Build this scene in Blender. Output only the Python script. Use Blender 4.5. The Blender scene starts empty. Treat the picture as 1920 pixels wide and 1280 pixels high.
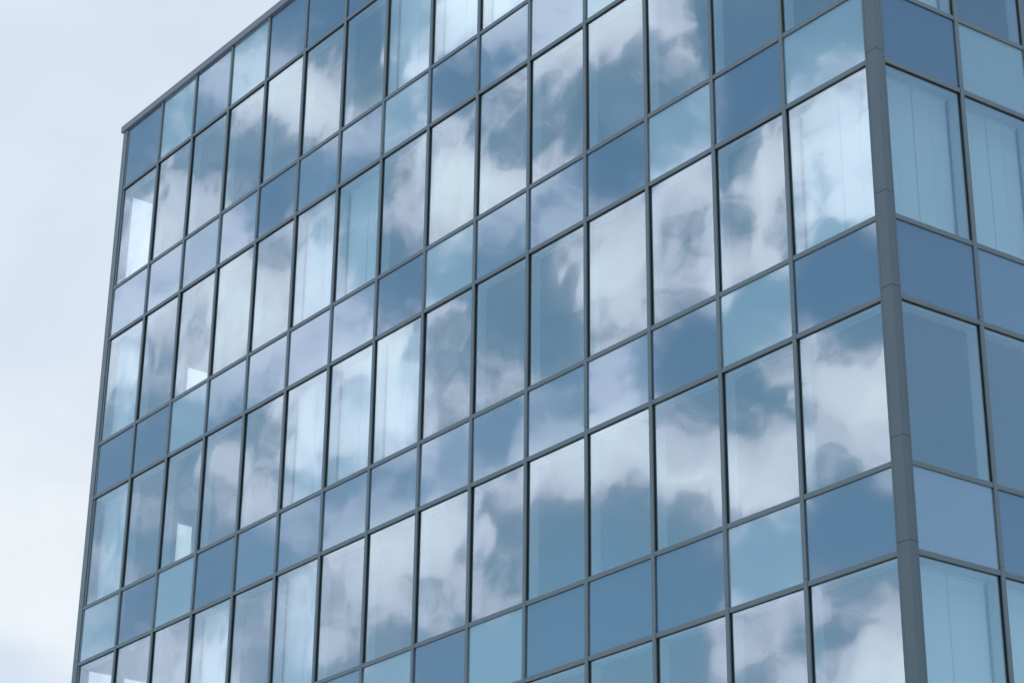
import bpy, bmesh, math, random
from mathutils import Vector, Matrix

random.seed(7)
S = bpy.context.scene
COL = S.collection

# ------------------------------------------------------------------ camera
CAM = Vector((16.2489, -18.3757, 1.6))
YAW, PITCH, ROLL, FPX = 0.91190, 0.42850, 0.01180, 4167.37     # focal length in pixels of a 1920 wide frame


def cam_axes(y, p, r):
    cy, sy, cp, sp, cr, sr = math.cos(y), math.sin(y), math.cos(p), math.sin(p), math.cos(r), math.sin(r)
    fwd = Vector((-sy * cp, cy * cp, sp)); right = Vector((cy, sy, 0)); up = right.cross(fwd)
    return cr * right + sr * up, -sr * right + cr * up, fwd


AR, AU, AF = cam_axes(YAW, PITCH, ROLL)
cd = bpy.data.cameras.new('camera'); cam = bpy.data.objects.new('camera', cd); COL.objects.link(cam)
cd.sensor_width = 36; cd.lens = 36 * FPX / 1920; cd.clip_start = 0.1; cd.clip_end = 3000
m = Matrix((AR, AU, -AF)).transposed().to_4x4(); m.translation = CAM
cam.matrix_world = m
S.camera = cam
S.view_settings.view_transform = 'Standard'; S.view_settings.look = 'None'
S.view_settings.exposure = 0; S.view_settings.gamma = 1

# ------------------------------------------------------------------ world: blue sky with a broken layer of cloud
SUN_AZ, SUN_EL = math.radians(118), math.radians(52)      # azimuth from +X, anticlockwise: behind the building
W = bpy.data.worlds.new('World'); S.world = W; W.use_nodes = True
nt = W.node_tree; nt.nodes.clear()


def nd(t, **k):
    n = nt.nodes.new(t)
    for a, b in k.items(): setattr(n, a, b)
    return n


def val(v):
    n = nd('ShaderNodeValue'); n.outputs[0].default_value = v; return n.outputs[0]


def math_(op, a, b=None, c=None, clamp=False):
    n = nd('ShaderNodeMath', operation=op, use_clamp=clamp)
    for i, x in enumerate((a, b, c)):
        if x is None: continue
        if isinstance(x, (int, float)): n.inputs[i].default_value = x
        else: nt.links.new(x, n.inputs[i])
    return n.outputs[0]


def dot(a, v):
    n = nd('ShaderNodeVectorMath', operation='DOT_PRODUCT'); nt.links.new(a, n.inputs[0]); n.inputs[1].default_value = v
    return n.outputs['Value']


def mixc(f, a, b):
    n = nd('ShaderNodeMix', data_type='RGBA')
    for s, x in ((n.inputs[0], f), (n.inputs[6], a), (n.inputs[7], b)):
        if isinstance(x, tuple): s.default_value = x + (1,)
        elif isinstance(x, (int, float)): s.default_value = x
        else: nt.links.new(x, s)
    return n.outputs[2]


tc = nd('ShaderNodeTexCoord'); D = tc.outputs['Generated']
sky = nd('ShaderNodeTexSky', sky_type='NISHITA'); sky.sun_disc = False
sky.sun_elevation = SUN_EL; sky.sun_rotation = math.radians(90) - SUN_AZ
sky.air_density = 1.0; sky.dust_density = 0.6; sky.ozone_density = 1.5

# the bank of cloud opposite the sun (south-west), described on a plane tangent to the sky there
BR, BU, BF = [Vector((a.x, -a.y, a.z)) for a in (AR, AU, AF)]
Z = math_('MAXIMUM', dot(D, BF), 0.05)
K = FPX / 1000
U = math_('MULTIPLY', math_('DIVIDE', dot(D, BR), Z), K)
V = math_('MULTIPLY', math_('DIVIDE', dot(D, BU), Z), -K)
UV = nd('ShaderNodeCombineXYZ'); nt.links.new(U, UV.inputs[0]); nt.links.new(V, UV.inputs[1])


def noise(vec, scale, detail, rough=0.5, off=(0, 0, 0), dist=0.0, stretch=(1, 1, 1)):
    mp = nd('ShaderNodeMapping'); mp.inputs['Location'].default_value = off; mp.inputs['Scale'].default_value = stretch
    nt.links.new(vec, mp.inputs[0])
    n = nd('ShaderNodeTexNoise'); n.inputs['Scale'].default_value = scale; n.inputs['Detail'].default_value = detail
    n.inputs['Roughness'].default_value = rough; n.inputs['Distortion'].default_value = dist
    nt.links.new(mp.outputs[0], n.inputs['Vector'])
    return n


def warp(vec, scale, amt, off, detail=3):
    n = noise(vec, scale, detail, 0.5, off)
    s = nd('ShaderNodeVectorMath', operation='SUBTRACT'); nt.links.new(n.outputs['Color'], s.inputs[0]); s.inputs[1].default_value = (.5, .5, .5)
    k = nd('ShaderNodeVectorMath', operation='SCALE'); nt.links.new(s.outputs[0], k.inputs[0]); k.inputs['Scale'].default_value = amt
    a = nd('ShaderNodeVectorMath', operation='ADD'); nt.links.new(vec, a.inputs[0]); nt.links.new(k.outputs[0], a.inputs[1])
    return a.outputs[0]


P1 = warp(UV.outputs[0], 4.5, 0.11, (3.1, 1.7, 0), 4)
# how thick the cloud is (0 blue .. 9 brightest), read down the bays of the facade that mirror it: four heights to a storey
XB = [0.2, 1.6826, 3.0553, 4.4276, 5.7896, 7.1467, 8.4773, 9.8133, 11.1645, 12.4939, 13.8309, 15.1663, 16.5171, 17.8788, 19.2296, 20.6746]
ZT = [24.845, 23.4325, 21.1496, 20.0295, 17.7559, 16.6496, 14.4157, 13.32, 11.1689, 10.0657, 7.93, 6.84, 4.70, 3.60, 0.25]  # transom heights
CLOUD = {  # storey: bay 1 .. 15, left|right halves where the bay is wide
    0: '9999|9999 9999 9999 9988 9988 9999 8887 5447 1015 1687 8853 7424 3347 5568 5566',
    1: '1111|1111 6521|5421 7762|8355 8621|8634 7437|7544 5378 6887 5352 2234 4567 5678 7888 8468 8533 7855',
    2: '5765|5766 2337|7877 7337|6778 6874|7876 3213|4623 3235 6445 8878 8564 8774 3467 3744 3533 3523 4345',
    3: '5755|2786 2368|5277 4582|2484 8731|8821 8521|8511 6335 8755 8764 7656 5644 4456 4777 6666 5555 4444',
    4: '4268|3688 5635|6566 2244 2233 3333 3333 4444 4444 4444 4444 4444 4444 4444 4444 4444'}
CLOUD_S = [  # behind the spandrels: upper and lower half
    '99 88 77 77 66 66 66 44 11 12 27 37 73 44 33', '44 44 55 66 65 42 23 44 54 33 32 66 54 66 66',
    '26 00 44 11 35 33 33 33 55 55 55 52 44 33 33', '00 12 12 55 44 33 44 33 55 35 23 22 33 33 44', '01 23 11 00 00 22 22 33 33 33 33 33 33 33 33']


def to_uv(s_, z_):                                    # the sky direction mirrored at a point of the facade, on the tangent plane
    d = Vector((-s_, 0, z_)) - CAM
    return 960 + FPX * d.dot(AR) / d.dot(AF), 640 - FPX * d.dot(AU) / d.dot(AF)


PTS = []
for r in range(5):
    for b, word in enumerate(CLOUD[r].split()):
        halves = word.split('|')
        for h, four in enumerate(halves):
            t = (0.5,) if len(halves) == 1 else ((0.74,), (0.26,))[h]
            for i, ch in enumerate(four):
                x, y = to_uv(XB[b] + (XB[b + 1] - XB[b]) * t[0], ZT[2 * r + 1] + (ZT[2 * r + 2] - ZT[2 * r + 1]) * (0.1, 0.37, 0.63, 0.9)[i])
                PTS.append((x, y, int(ch) / 9))
    for b, two in enumerate(CLOUD_S[r].split()):
        for i, ch in enumerate(two):
            x, y = to_uv((XB[b] + XB[b + 1]) / 2, ZT[2 * r] + (ZT[2 * r + 1] - ZT[2 * r]) * (0.28, 0.72)[i]); PTS.append((x, y, int(ch) / 9))


def field(x, y, sg=30.0):
    sw, sv = 1e-6, 0.5e-6
    for (px, py, v) in PTS:
        q = ((px - x) ** 2 + (py - y) ** 2) / (sg * sg)
        if q < 30: e_ = math.exp(-q / 2); sw += e_; sv += e_ * v
    return sv / sw


NX, NY, Y0, Y1 = 31, 36, -60, 1340
sp_ = nd('ShaderNodeSeparateXYZ'); nt.links.new(P1, sp_.inputs[0])
gy = math_('MULTIPLY_ADD', sp_.outputs[1], 1000 / (Y1 - Y0) * (NY - 1), (640 - Y0) / (Y1 - Y0) * (NY - 1))
banks = []
for (X0, X1) in ((120, 920), (920, 1720)):
    gx = math_('MULTIPLY_ADD', sp_.outputs[0], 1000 / (X1 - X0), (960 - X0) / (X1 - X0), clamp=True)
    acc = None
    for k in range(0, NY, 3):
        rp = nd('ShaderNodeValToRGB'); nt.links.new(gx, rp.inputs[0]); c = rp.color_ramp; c.interpolation = 'LINEAR'
        for i in range(NX):
            el = c.elements[0] if i == 0 else (c.elements[-1] if i == NX - 1 else c.elements.new(i / (NX - 1)))
            el.position = i / (NX - 1)
        for i in range(NX):
            x = X0 + (X1 - X0) * i / (NX - 1)
            c.elements[i].color = tuple(field(x, Y0 + (Y1 - Y0) * (k + q) / (NY - 1)) for q in range(3)) + (1,)
        wv_ = nd('ShaderNodeCombineXYZ')               # tent weights of the three rows
        for q in range(3):
            nt.links.new(math_('SUBTRACT', 1.0, math_('ABSOLUTE', math_('SUBTRACT', gy, float(k + q))), clamp=True), wv_.inputs[q])
        dp = nd('ShaderNodeVectorMath', operation='DOT_PRODUCT'); nt.links.new(rp.outputs[0], dp.inputs[0]); nt.links.new(wv_.outputs[0], dp.inputs[1])
        acc = dp.outputs['Value'] if acc is None else math_('ADD', acc, dp.outputs['Value'])
    banks.append(acc)
side = math_('GREATER_THAN', sp_.outputs[0], (920 - 960) / 1000)
mb = nd('ShaderNodeMix', data_type='FLOAT'); nt.links.new(side, mb.inputs[0]); nt.links.new(banks[0], mb.inputs[2]); nt.links.new(banks[1], mb.inputs[3])
base = mb.outputs[0]
nBig = noise(P1, 4.5, 6, 0.55, (7.3, 2.2, 0), 0.3, (1, 1.2, 1)).outputs['Fac']
nFine = noise(warp(P1, 14, 0.035, (5, 5, 2), 3), 11, 8, 0.58, (1.3, 9.2, 0), 0.15, (1, 1.15, 1)).outputs['Fac']
dens = math_('MULTIPLY_ADD', math_('SUBTRACT', base, 0.5), 1.1, 0.5)
rag = math_('MULTIPLY_ADD', math_('SUBTRACT', nFine, 0.5), 1.25, math_('MULTIPLY_ADD', math_('SUBTRACT', nBig, 0.5), 0.7, dens))
edge = nd('ShaderNodeMapRange', interpolation_type='SMOOTHSTEP'); nt.links.new(rag, edge.inputs[0])
edge.inputs[1].default_value = 0.32; edge.inputs[2].default_value = 0.68
soft = math_('MULTIPLY_ADD', math_('SUBTRACT', nFine, 0.5), 0.32, dens)
ew_ = math_('MULTIPLY_ADD', math_('ADD', sp_.outputs[1], math_('MULTIPLY', sp_.outputs[0], -0.35)), -0.16, 0.33)    # towards the horizon the cloud is hazier
bankD = math_('MULTIPLY_ADD', edge.outputs[0], ew_, math_('MULTIPLY', soft, math_('SUBTRACT', 1.01, ew_)), clamp=True)      # crisp billows over soft cloud
# the rest of the sky: thin high veil, thickest towards the sun
vS = Vector((math.cos(math.radians(152)) * math.cos(math.radians(25)), math.sin(math.radians(152)) * math.cos(math.radians(25)), math.sin(math.radians(25))))
veil = nd('ShaderNodeMapRange', interpolation_type='SMOOTHSTEP'); nt.links.new(dot(D, vS), veil.inputs[0])
veil.inputs[1].default_value = 0.2; veil.inputs[2].default_value = 0.95; veil.inputs[3].default_value = 0.08; veil.inputs[4].default_value = 0.9
vn = noise(warp(D, 2.0, 0.5, (1, 2, 3)), 2.6, 5, 0.5, (4, 4, 1), 0, (1, 1, 1.8)).outputs['Fac']
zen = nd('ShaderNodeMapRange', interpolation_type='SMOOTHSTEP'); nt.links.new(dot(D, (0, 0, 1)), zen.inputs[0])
zen.inputs[1].default_value = 0.58; zen.inputs[2].default_value = 0.80             # added bright layer overhead, out of view, to light blinds and rooms
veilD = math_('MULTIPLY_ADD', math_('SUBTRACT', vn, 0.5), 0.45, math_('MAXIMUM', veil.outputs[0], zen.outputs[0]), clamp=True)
inb = nd('ShaderNodeMapRange', interpolation_type='SMOOTHSTEP'); nt.links.new(dot(D, BF), inb.inputs[0])
inb.inputs[1].default_value = 0.86; inb.inputs[2].default_value = 0.95
lo_ = nd('ShaderNodeMapRange', interpolation_type='SMOOTHSTEP'); nt.links.new(dot(D, (0, 0, 1)), lo_.inputs[0])
lo_.inputs[1].default_value = 0.46; lo_.inputs[2].default_value = 0.26
pn = nd('ShaderNodeMapRange', interpolation_type='SMOOTHSTEP'); nt.links.new(noise(D, 9, 4, 0.5, (2, 5, 1.4), 0, (1, 1, 2)).outputs['Fac'], pn.inputs[0])
pn.inputs[1].default_value = 0.35; pn.inputs[2].default_value = 0.7
# colours are times the background strength of 0.1
ramp = nd('ShaderNodeValToRGB'); nt.links.new(bankD, ramp.inputs[0])
cr = ramp.color_ramp
cr.elements[0].position = 0.0; cr.elements[0].color = (.125, .235, .35, 1)
cr.elements[1].position = 1.0; cr.elements[1].color = (.73, .845, .94, 1)
for p_, c_ in ((0.33, (.222, .330, .452, 1)), (0.55, (.350, .432, .560, 1)), (0.78, (.52, .60, .735, 1))):
    e = cr.elements.new(p_); e.color = c_
bankC = nd('ShaderNodeVectorMath', operation='SCALE'); nt.links.new(ramp.outputs[0], bankC.inputs[0]); bankC.inputs['Scale'].default_value = 18.6
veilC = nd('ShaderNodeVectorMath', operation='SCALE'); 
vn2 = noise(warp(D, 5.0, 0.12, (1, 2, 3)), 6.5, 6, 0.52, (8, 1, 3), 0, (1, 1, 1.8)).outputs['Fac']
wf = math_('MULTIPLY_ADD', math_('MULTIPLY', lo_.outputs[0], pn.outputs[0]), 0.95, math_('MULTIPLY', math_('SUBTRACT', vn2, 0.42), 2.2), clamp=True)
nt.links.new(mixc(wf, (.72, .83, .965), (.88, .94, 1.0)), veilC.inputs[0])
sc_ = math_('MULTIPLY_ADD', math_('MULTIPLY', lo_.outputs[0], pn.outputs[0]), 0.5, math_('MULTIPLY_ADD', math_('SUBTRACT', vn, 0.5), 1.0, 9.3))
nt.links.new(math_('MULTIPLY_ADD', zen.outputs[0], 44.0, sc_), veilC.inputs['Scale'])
blue = nd('ShaderNodeMix', data_type='RGBA', blend_type='MULTIPLY'); blue.inputs[0].default_value = 1
nt.links.new(sky.outputs[0], blue.inputs[6]); bk = mixc(inb.outputs[0], (1.25, 1.48, 1.38), (1.78, 2.18, 1.95)); nt.links.new(bk, blue.inputs[7])


def smooth(v, lo, hi):
    n = nd('ShaderNodeMapRange', interpolation_type='SMOOTHSTEP'); nt.links.new(v, n.inputs[0]); n.inputs[1].default_value = lo; n.inputs[2].default_value = hi
    return n.outputs[0]


skyA = mixc(smooth(bankD, -0.07, 0.36), blue.outputs[2], bankC.outputs[0])
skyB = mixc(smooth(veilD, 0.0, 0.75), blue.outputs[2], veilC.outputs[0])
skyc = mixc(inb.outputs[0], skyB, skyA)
bg = nd('ShaderNodeBackground'); nt.links.new(skyc, bg.inputs[0]); bg.inputs[1].default_value = 0.1
wo = nd('ShaderNodeOutputWorld'); nt.links.new(bg.outputs[0], wo.inputs[0])

# ------------------------------------------------------------------ sun: veiled, behind the building
sl = bpy.data.lights.new('sun', 'SUN'); sl.energy = 0.8; sl.angle = math.radians(12); sl.color = (1, .96, .9)
so = bpy.data.objects.new('sun', sl); COL.objects.link(so)
sd = Vector((math.cos(SUN_AZ) * math.cos(SUN_EL), math.sin(SUN_AZ) * math.cos(SUN_EL), math.sin(SUN_EL)))
so.rotation_euler = sd.to_track_quat('Z', 'Y').to_euler()


# ------------------------------------------------------------------ materials
def mat(name):
    mt = bpy.data.materials.new(name); mt.use_nodes = True
    global nt
    nt = mt.node_tree; nt.nodes.clear()
    return mt, nd('ShaderNodeOutputMaterial')


def principled(name, col, rough, metal=0.0, spec=0.5, vary=0.06, scale=3.0, bump=0.0):
    mt, out = mat(name)
    p = nd('ShaderNodeBsdfPrincipled')
    tcn = nd('ShaderNodeTexCoord')
    n = noise(tcn.outputs['Object'], scale, 6, 0.6)
    lo = tuple(c * (1 - vary) for c in col); hi = tuple(min(1, c * (1 + vary)) for c in col)
    nt.links.new(mixc(n.outputs['Fac'], lo, hi), p.inputs['Base Color'])
    p.inputs['Roughness'].default_value = rough; p.inputs['Metallic'].default_value = metal
    p.inputs['Specular IOR Level'].default_value = spec
    if bump:
        b = nd('ShaderNodeBump'); b.inputs['Strength'].default_value = bump; b.inputs['Distance'].default_value = 0.01
        n2 = noise(tcn.outputs['Object'], scale * 12, 4, 0.6)
        nt.links.new(n2.outputs['Fac'], b.inputs['Height']); nt.links.new(b.outputs[0], p.inputs['Normal'])
    nt.links.new(p.outputs[0], out.inputs[0])
    return mt


def wavy(strength):
    tcn = nd('ShaderNodeTexCoord')
    n = noise(tcn.outputs['Object'], 1.1, 1, 0.4, (random.random() * 9, 3, 5))
    b = nd('ShaderNodeBump'); b.inputs['Strength'].default_value = strength; b.inputs['Distance'].default_value = 0.02
    nt.links.new(n.outputs['Fac'], b.inputs['Height'])
    return b.outputs[0]


def glass(name, refl, tint, trans):
    """coated window glass: mirror-like coating over a tinted see-through pane"""
    mt, out = mat(name)
    g = nd('ShaderNodeBsdfGlossy'); g.inputs['Roughness'].default_value = 0.0; g.inputs['Color'].default_value = tint + (1,)
    nt.links.new(wavy(0.22), g.inputs['Normal'])
    t = nd('ShaderNodeBsdfTransparent'); t.inputs['Color'].default_value = trans + (1,)
    lw = nd('ShaderNodeLayerWeight'); lw.inputs['Blend'].default_value = 0.35
    f = math_('MULTIPLY_ADD', lw.outputs['Fresnel'], 0.35, refl, clamp=True)
    mx = nd('ShaderNodeMixShader'); nt.links.new(f, mx.inputs[0]); nt.links.new(t.outputs[0], mx.inputs[1]); nt.links.new(g.outputs[0], mx.inputs[2])
    nt.links.new(mx.outputs[0], out.inputs[0])
    return mt


def spandrel(name, base, refl, tint):
    """opaque enamelled glass panel with a reflecting face"""
    mt, out = mat(name)
    d = nd('ShaderNodeBsdfDiffuse'); d.inputs['Color'].default_value = base + (1,)
    g = nd('ShaderNodeBsdfGlossy'); g.inputs['Roughness'].default_value = 0.02; g.inputs['Color'].default_value = tint + (1,)
    nt.links.new(wavy(0.10), g.inputs['Normal'])
    lw = nd('ShaderNodeLayerWeight'); lw.inputs['Blend'].default_value = 0.35
    f = math_('MULTIPLY_ADD', lw.outputs['Fresnel'], 0.25, refl, clamp=True)
    mx = nd('ShaderNodeMixShader'); nt.links.new(f, mx.inputs[0]); nt.links.new(d.outputs[0], mx.inputs[1]); nt.links.new(g.outputs[0], mx.inputs[2])
    nt.links.new(mx.outputs[0], out.inputs[0])
    return mt


M_METAL = principled('frame_paint', (.100, .121, .134), 0.38, 0.0, 0.5, 0.07, 2.0)
M_POST = principled('corner_cladding', (.074, .090, .103), 0.36, 0.0, 0.5, 0.07, 1.2)
M_CAP = principled('parapet_sheet', (.13, .135, .16), 0.4, 0.0, 0.5, 0.06, 1.5)
M_RUBBER = principled('gasket_rubber', (.010, .014, .015), 0.5, 0, 0.3)
M_INNER = principled('inner_frame_paint', (.46, .52, .54), 0.5)
M_WALL = principled('interior_plaster', (.15, .165, .175), 0.8)
M_DARKWALL = principled('core_wall', (.05, .06, .07), 0.8)
M_SLAB = principled('concrete_slab', (.08, .09, .10), 0.85)
M_CARPET = principled('carpet', (.07, .08, .10), 0.95)
M_ROOF = principled('roof_gravel', (.25, .24, .23), 0.95, vary=.3, scale=30)
M_GLASS = glass('window_glass', 0.36, (.94, .98, 1.0), (.95, .99, .99))
M_CLEAR = glass('clear_glass', 0.02, (1, 1, 1), (.965, .975, .97))
M_SP = {'d': spandrel('spandrel_dark', (.064, .100, .154), 0.27, (.86, .97, 1.0)),
        'm': spandrel('spandrel_mid', (.080, .122, .178), 0.33, (.88, .97, 1.0)),
        'l': spandrel('spandrel_light', (.180, .252, .290), 0.35, (.88, .98, 1.0)),
        'v': spandrel('spandrel_lavender', (.140, .178, .238), 0.36, (.92, .97, 1.0))}


def blind_mat():
    mt, out = mat('blind_fabric')
    tcn = nd('ShaderNodeTexCoord')
    wv = nd('ShaderNodeTexWave', bands_direction='Z'); wv.inputs['Scale'].default_value = 22; wv.inputs['Distortion'].default_value = 1.5
    nt.links.new(tcn.outputs['Object'], wv.inputs['Vector'])
    c = mixc(wv.outputs['Fac'], (.80, .90, .94), (.85, .93, .96))
    d = nd('ShaderNodeBsdfDiffuse'); nt.links.new(c, d.inputs['Color'])
    t = nd('ShaderNodeBsdfTranslucent'); t.inputs['Color'].default_value = (.8, .88, .92, 1)
    mx = nd('ShaderNodeMixShader'); mx.inputs[0].default_value = 0.12
    nt.links.new(d.outputs[0], mx.inputs[1]); nt.links.new(t.outputs[0], mx.inputs[2]); nt.links.new(mx.outputs[0], out.inputs[0])
    return mt


M_BLIND = blind_mat()

# ------------------------------------------------------------------ geometry helpers
ANG = 1.5042726
FAC = {'left': (Vector((-1, 0, 0)), Vector((0, -1, 0))),
       'right': (Vector((math.cos(ANG), math.sin(ANG), 0)), Vector((math.sin(ANG), -math.cos(ANG), 0)))}
UP = Vector((0, 0, 1))


class MB:
    def __init__(self): self.v = []; self.f = []

    def hexa(self, pts):
        """eight points: bottom ring 0-3, top ring 4-7"""
        b = len(self.v); self.v += [tuple(p) for p in pts]
        for q in ((0, 3, 2, 1), (4, 5, 6, 7), (0, 1, 5, 4), (1, 2, 6, 5), (2, 3, 7, 6), (3, 0, 4, 7)):
            self.f.append(tuple(b + i for i in q))

    def box(self, fac, s0, s1, z0, z1, d0, d1, tilt=None):
        """s along the facade from the corner, d outwards from the face of the caps"""
        t, n = FAC[fac]
        P = lambda s, d, z: t * s + n * d + UP * z
        pts = [P(s0, d0, z0), P(s1, d0, z0), P(s1, d1, z0), P(s0, d1, z0), P(s0, d0, z1), P(s1, d0, z1), P(s1, d1, z1), P(s0, d1, z1)]
        if tilt:
            ce = P((s0 + s1) / 2, d0, (z0 + z1) / 2); ax, ay = tilt
            R = Matrix.Rotation(ax, 3, t) @ Matrix.Rotation(ay, 3, UP)
            pts = [ce + R @ (p - ce) for p in pts]
        self.hexa(pts)

    def prism(self, outline, z0, z1):
        b = len(self.v); n = len(outline)
        self.v += [(p[0], p[1], z0) for p in outline] + [(p[0], p[1], z1) for p in outline]
        self.f.append(tuple(b + i for i in range(n))[::-1]); self.f.append(tuple(b + n + i for i in range(n)))
        for i in range(n): j = (i + 1) % n; self.f.append((b + i, b + j, b + n + j, b + n + i))

    def build(self, name, mt, parent=None, label=None, bevel=0.0):
        me = bpy.data.meshes.new(name); me.from_pydata(self.v, [], self.f); me.update()
        bm = bmesh.new(); bm.from_mesh(me); bmesh.ops.recalc_face_normals(bm, faces=bm.faces)
        if bevel: bmesh.ops.bevel(bm, geom=bm.edges[:], offset=bevel, segments=1, affect='EDGES', clamp_overlap=True)
        bm.to_mesh(me); bm.free()
        for mm in (mt if isinstance(mt, list) else [mt]): me.materials.append(mm)
        o = bpy.data.objects.new(name, me); COL.objects.link(o)
        if parent: o.parent = parent; o.matrix_parent_inverse = parent.matrix_world.inverted()
        if label: o['label'] = label
        return o


def coat_outside(o):
    """the mirror coating is on the outer face of each pane only"""
    for i, p in enumerate(o.data.polygons): p.material_index = 0 if i % 6 == 2 else 1


# ------------------------------------------------------------------ ground
g = MB(); g.v = [(-1500, -1500, 0), (1500, -1500, 0), (1500, 1500, 0), (-1500, 1500, 0)]; g.f = [(0, 1, 2, 3)]
go = g.build('ground', principled('paving', (.24, .24, .235), 0.9, vary=.25, scale=0.4)); go['kind'] = 'structure'

# ------------------------------------------------------------------ the building
B = bpy.data.objects.new('office_building', None); COL.objects.link(B); B.location = (-10, 6, 0)
B['label'] = 'glass office block with a gridded wall of blue mirror panes in grey frames'
B['category'] = 'building'
bpy.context.view_layer.update()

XL = [1.6826, 3.0553, 4.4276, 5.7896, 7.1467, 8.4773, 9.8133, 11.1645, 12.4939, 13.8309, 15.1663, 16.5171, 17.8788, 19.2296, 20.6746 + 0.033]
XR = [1.4984] + [1.4984 + 1.288 * i for i in range(1, 9)]
ZT = [24.845, 23.4325, 21.1496, 20.0295, 17.7559, 16.6496, 14.4157, 13.32, 11.1689, 10.0657, 7.93, 6.84, 4.70, 3.60, 0.25]  # T0.. transoms
HW = 0.033          # half the width of a cap
POST_L, POST_R = 0.20, 0.140
EDGE = 20.6746
TOPZ = 24.845

SPT = {  # tone of the spandrel panels, bay by bay from the corner
    'left': ['mvlmdddddldlml'.ljust(15, 'd'), '', '', '', '', ''],
}
SPT['left'][0] = 'dmldmdmdddd' + 'lmld'
SPT['left'][1] = 'dmmlvmdlmmdvmvv'
SPT['left'][2] = 'ldldmmldvvvmldd'
SPT['left'][3] = 'dldvmmvmmmmdldl'
SPT['left'][4] = 'dlddDldlmmdlddm'.replace('D', 'd')
SPT['left'][5] = 'ldmdlddmldmdldm'
SPT['left'].append('dmldmdldmldmldm')
SPT['right'] = ['dmldmdmld', 'mdldmdmld', 'dldmdmldm', 'dmdldmdld', 'vddmdmldm', 'ldmdmldmd', 'dmldmdmld']
BLINDS = {('left', 0): {8, 7, 6, 4}, ('left', 1): {9, 10, 15}, ('left', 2): {1, 8, 9, 10, 15}, ('left', 3): {10, 12},
          ('left', 4): {6}, ('right', 1): {1}, ('right', 2): {1, 2, 3}, ('right', 3): {3}, ('right', 4): {1, 2}}
VISIBLE = {'left': lambda r, b: (r, b) not in [(0, 1), (0, 2), (0, 3), (0, 4)] and r <= 4 and not (r == 4 and b > 6),
           'right': lambda r, b: b <= 3 and 1 <= r <= 4}
VIS_SP = {'left': lambda r, b: not (r == 0 and b < 8) and r <= 4 and not (r == 4 and b > 10) and not (r == 1 and b < 3),
          'right': lambda r, b: b <= 3 and 2 <= r <= 4}

GD_V, GD_S = -0.037, -0.026        # faces of the window glass and of the spandrel glass
rest_win, rest_sp = MB(), MB()
for fac in ('left', 'right'):
    xs = XL if fac == 'left' else XR
    start = POST_L if fac == 'left' else POST_R
    for b in range(1, len(xs) + 1):
        a0 = (xs[b - 2] + HW) if b > 1 else start
        a1 = xs[b - 1] - HW
        for r in range(7):
            # --- spandrel between transom 2r and 2r+1
            z1, z0 = ZT[2 * r] - (0.0 if r == 0 else HW), ZT[2 * r + 1] + HW
            tl = (random.gauss(0, .0016), random.gauss(0, .0016))
            if VIS_SP[fac](r, b):
                w = MB(); w.box(fac, a0 - .012, a1 + .012, z0 - .012, z1 + .012, GD_S, GD_S - .03, tl)
                k = SPT[fac][r][b - 1]
                w.build('spandrel_panel', M_SP[k], B, {'l': 'lighter teal-blue spandrel panel', 'v': 'pale lavender-blue spandrel panel'}.get(k))
            else:
                rest_sp.box(fac, a0 - .012, a1 + .012, z0 - .012, z1 + .012, GD_S, GD_S - .03, tl)
            # --- window between transom 2r+1 and 2r+2
            z1, z0 = ZT[2 * r + 1] - HW, ZT[2 * r + 2] + HW
            tl = (random.gauss(0, .0012), random.gauss(0, .0012))
            if not VISIBLE[fac](r, b):
                rest_win.box(fac, a0 - .01, a1 + .01, z0 - .01, z1 + .01, GD_V, GD_V - .008, tl); continue
            w = MB(); w.box(fac, a0 - .01, a1 + .01, z0 - .01, z1 + .01, GD_V, GD_V - .008, tl)
            wo_ = w.build('window', [M_GLASS, M_CLEAR], B); coat_outside(wo_)
            # inner frame seen through the glass
            fr = MB(); fd0, fd1, fw = GD_V - .03, GD_V - .17, .035
            fr.box(fac, a0 - .02, a0 + fw, z0, z1, fd0, fd1); fr.box(fac, a1 - fw, a1 + .02, z0, z1, fd0, fd1)
            fr.box(fac, a0 + fw, a1 - fw, z1 - fw, z1, fd0, fd1); fr.box(fac, a0 + fw, a1 - fw, z0, z0 + fw, fd0, fd1)
            fr.build('window_frame', M_INNER, wo_)
            if b in BLINDS.get((fac, r), ()):
                bl = MB(); nsl = 4; lo, hi = a0 + .05, a1 - .05; st = (hi - lo) / nsl
                for i in range(nsl):
                    bl.box(fac, lo + i * st + .004, lo + (i + 1) * st - .004, z0 + .02, z1 - .06, GD_V - .20 - .004 * (i % 2), GD_V - .206 - .004 * (i % 2))
                bl.box(fac, lo, hi, z1 - .055, z1 - .005, GD_V - .18, GD_V - .23)
                bl.build('blind', M_BLIND, wo_)
o = rest_win.build('window', [M_GLASS, M_CLEAR], B); coat_outside(o); o['kind'] = 'stuff'
o = rest_sp.build('spandrel_panel', M_SP['m'], B); o['kind'] = 'stuff'

# --- mullions: grey cap in storey lengths with a hairline joint, black gasket behind
JOINTS = [ZT[i] + .075 for i in range(1, 14, 2)]
def lengths(z0, z1, joints, gap=.004):
    js = sorted(j for j in joints if z0 < j < z1); out = []; lo = z0
    for j in js: out.append((lo, j - gap / 2)); lo = j + gap / 2
    out.append((lo, z1)); return out

for fac in ('left', 'right'):
    xs = XL[:-1] if fac == 'left' else XR
    for x in xs:
        c = MB()
        for i, (za, zb) in enumerate(lengths(.05, TOPZ, JOINTS)):
            jx = random.gauss(0, .0012)
            c.box(fac, x - HW + jx, x + HW + jx, za, zb, random.gauss(0, .0008), -.022)
        mo = c.build('mullion', M_METAL, B, bevel=.002)
        k = MB(); k.box(fac, x - HW + .006, x + HW - .006, .05, TOPZ, -.022, -.20)
        k.build('gasket', M_RUBBER, mo)
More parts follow.
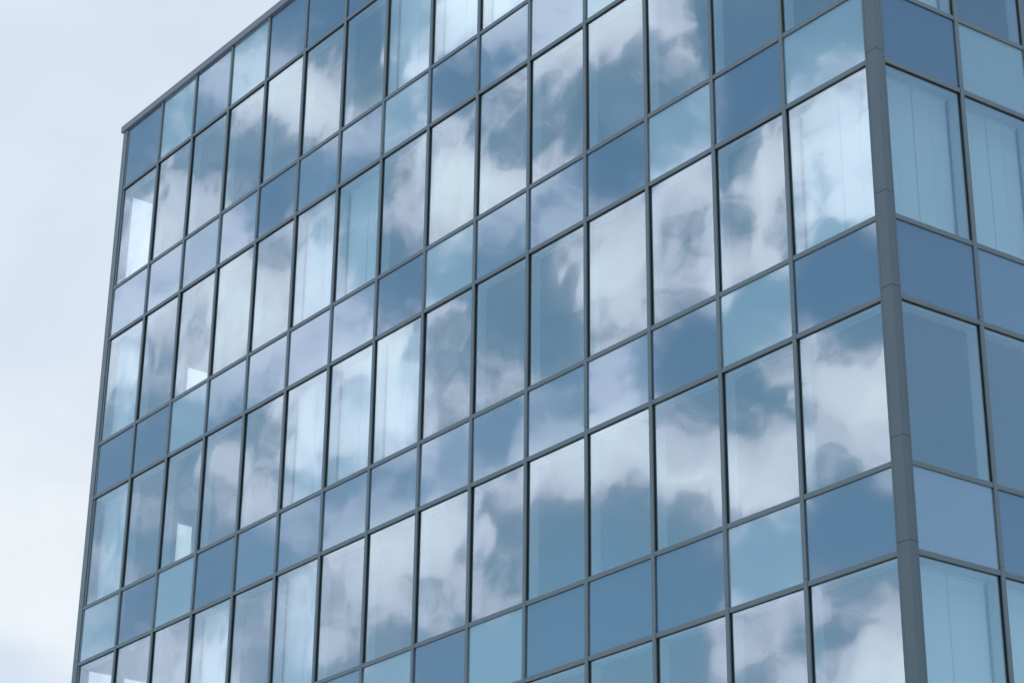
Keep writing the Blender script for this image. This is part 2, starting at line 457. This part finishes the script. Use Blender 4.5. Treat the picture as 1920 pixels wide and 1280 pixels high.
# --- transoms
for fac in ('left', 'right'):
    xs = XL if fac == 'left' else XR
    start = POST_L if fac == 'left' else POST_R
    for i in range(1, len(ZT)):
        z = ZT[i]; c = MB(); k = MB()
        for b in range(1, len(xs) + 1):
            a0 = (xs[b - 2] + HW) if b > 1 else start; a1 = xs[b - 1] - HW
            c.box(fac, a0 + .0015, a1 - .0015, z - HW, z + HW, -.005 + random.gauss(0, .0006), -.022)
            k.box(fac, a0, a1, z - HW + .003, z + HW - .006, -.022, -.20)
        to = c.build('transom', M_METAL, B, bevel=.0018)
        k.build('gasket', M_RUBBER, to)

# --- corner post: two faces meeting at the ridge, narrow outer strips, joints
tL, nL = FAC['left']; tR, nR = FAC['right']
def corner_at(dl):       # the point that stands dl outside both faces
    # solve p.nL = dl, p.nR = dl
    det = nL.x * nR.y - nL.y * nR.x
    return Vector(((dl * nR.y - nL.y * dl) / det, (nL.x * dl - dl * nR.x) / det, 0))
cp = MB()
PJ = [ZT[i] + .11 for i in range(1, 14, 2)] + [ZT[i] + .31 for i in range(2, 14, 2)]
ridge, inner = corner_at(.012), corner_at(-.03)
for za, zb in lengths(.05, TOPZ, PJ, .005):
    cp.prism([ridge, tR * .100 + nR * .006, tR * .100 - nR * .03, inner, tL * .160 - nL * .03, tL * .160 + nL * .006], za, zb)
po = cp.build('corner_post', M_POST, B, bevel=.0015)
sm = MB()
for za, zb in lengths(.05, TOPZ, PJ, .004):
    sm.box('left', .164, POST_L, za, zb, .003, -.03); sm.box('right', .104, POST_R, za, zb, .003, -.03)
sm.build('edge_strip', M_POST, po, bevel=.0015)
bk = MB(); bi, bo = corner_at(-.20), corner_at(-.031)
bk.prism([bo, tR * (POST_R - .004) - nR * .031, tR * (POST_R - .004) - nR * .2, bi, tL * (POST_L - .004) - nL * .2, tL * (POST_L - .004) - nL * .031], .05, TOPZ)
bk.build('gasket', M_RUBBER, po)

# --- trim at the far end of the facade
et = MB()
EJ = [ZT[i] + .075 for i in range(1, 14, 2)] + [ZT[i] + .04 for i in range(2, 14, 2)] + [ZT[i] + .26 for i in range(2, 14, 2)]
for za, zb in lengths(.05, TOPZ, EJ): et.box('left', EDGE + .002, EDGE + .175, za, zb, 0, -.06)
eo = et.build('edge_trim', M_METAL, B, bevel=.002)
k = MB(); k.box('left', EDGE - .055, EDGE + .002, .05, TOPZ, -.018, -.06); k.build('edge_strip', M_METAL, eo)
k = MB(); k.box('left', EDGE - .045, EDGE + .16, .05, TOPZ, -.06, -.2); k.build('gasket', M_RUBBER, eo)

# --- parapet cap round the roof
DEPTH = 11.5
pR = tR * DEPTH
out_ = [Vector((-EDGE - .245, -.03, 0)), corner_at(.03), pR + nR * .03, Vector((-EDGE - .245, DEPTH, 0))]
inn_ = [Vector((-EDGE + .15, .30, 0)), Vector((-.32, .30, 0)), pR - nR * .32 - tR * .3, Vector((-EDGE + .15, DEPTH - .3, 0))]
cap = MB()
for i in range(4):
    j = (i + 1) % 4
    cap.prism([out_[i], out_[j], inn_[j], inn_[i]], TOPZ, TOPZ + .145)
cap.build('parapet', M_CAP, B)

# --- end wall: piers between tall openings, so that daylight shows through the end rooms
ew = MB(); ex0, ex1 = -EDGE - .15, -EDGE - .02
def ebox(mb, y0, y1, z0, z1, x0=ex0, x1=ex1): mb.prism([(x0, y0), (x1, y0), (x1, y1), (x0, y1)], z0, z1)
OPEN = {0: [(.27, .84)], 1: [(1.86, 2.42)], 2: [(1.9, 2.3)], 3: [(.27, 1.56)]}
for r in range(7):
    z1, z0 = (ZT[2 * r] if r else TOPZ), ZT[2 * r + 1]
    ebox(ew, .062, DEPTH, z0 - .03, z1 - (.0 if r == 0 else -.03))
    z1, z0 = ZT[2 * r + 1] - .03, ZT[2 * r + 2] + .03
    ys = [.062] + [v for p in OPEN.get(r, [(1.92, 3.2)]) for v in p] + [DEPTH]
    for i in range(0, len(ys), 2): ebox(ew, ys[i], ys[i + 1], z0, z1)
ewo = ew.build('end_wall', M_WALL, B)
eg = MB()
for r in range(7):
    for (y0, y1) in OPEN.get(r, [(1.92, 3.2)]): ebox(eg, y0, y1, ZT[2 * r + 2] + .03, ZT[2 * r + 1] - .03, ex0 + .05, ex0 + .058)
eg.build('pane', M_CLEAR, ewo)
# --- rear and side walls, core, floors, roof
rw = MB()
rw.prism([(-EDGE - .15, DEPTH), (tR.x * DEPTH, DEPTH), (tR.x * DEPTH, DEPTH + .2), (-EDGE - .15, DEPTH + .2)], 0, TOPZ)
rw.build('rear_wall', M_WALL, B)
cw = MB(); cw.prism([(-17.2, 6.0), (-.9, 6.0), (-.9, 6.15), (-17.2, 6.15)], .3, 24.2); cw.prism([(-17.2, 6.2), (-17.0, 6.2), (-17.0, DEPTH - .1), (-17.2, DEPTH - .1)], .3, 24.2)
cw.build('core_wall', M_DARKWALL, B)
# partition walls between rooms
pw = MB()
for r in range(7):
    for x in (3, 6, 10):
        xx = -XL[x]; pw.prism([(xx - .05, .27), (xx + .05, .27), (xx + .05, 5.95), (xx - .05, 5.95)], ZT[2 * r + 2] + .01, ZT[2 * r + 1] - .01)
pw.build('partition_wall', M_WALL, B)
for r in range(7):
    f = MB(); z1 = ZT[2 * r] - (.0 if r else .2); z0 = ZT[2 * r + 1]
    f.prism([(-EDGE - .02, .09), tuple((-.3, .09)), tuple((tR * .25 - nR * .09)[:2]), tuple((tR * (DEPTH - .2) - nR * .09)[:2]), (-EDGE - .02, DEPTH - .01)], z0 - .03, z1 + .01)
    f.build('roof' if r == 0 else 'floor_slab', M_ROOF if r == 0 else M_SLAB, B)
print('OBJECTS', len(bpy.data.objects))
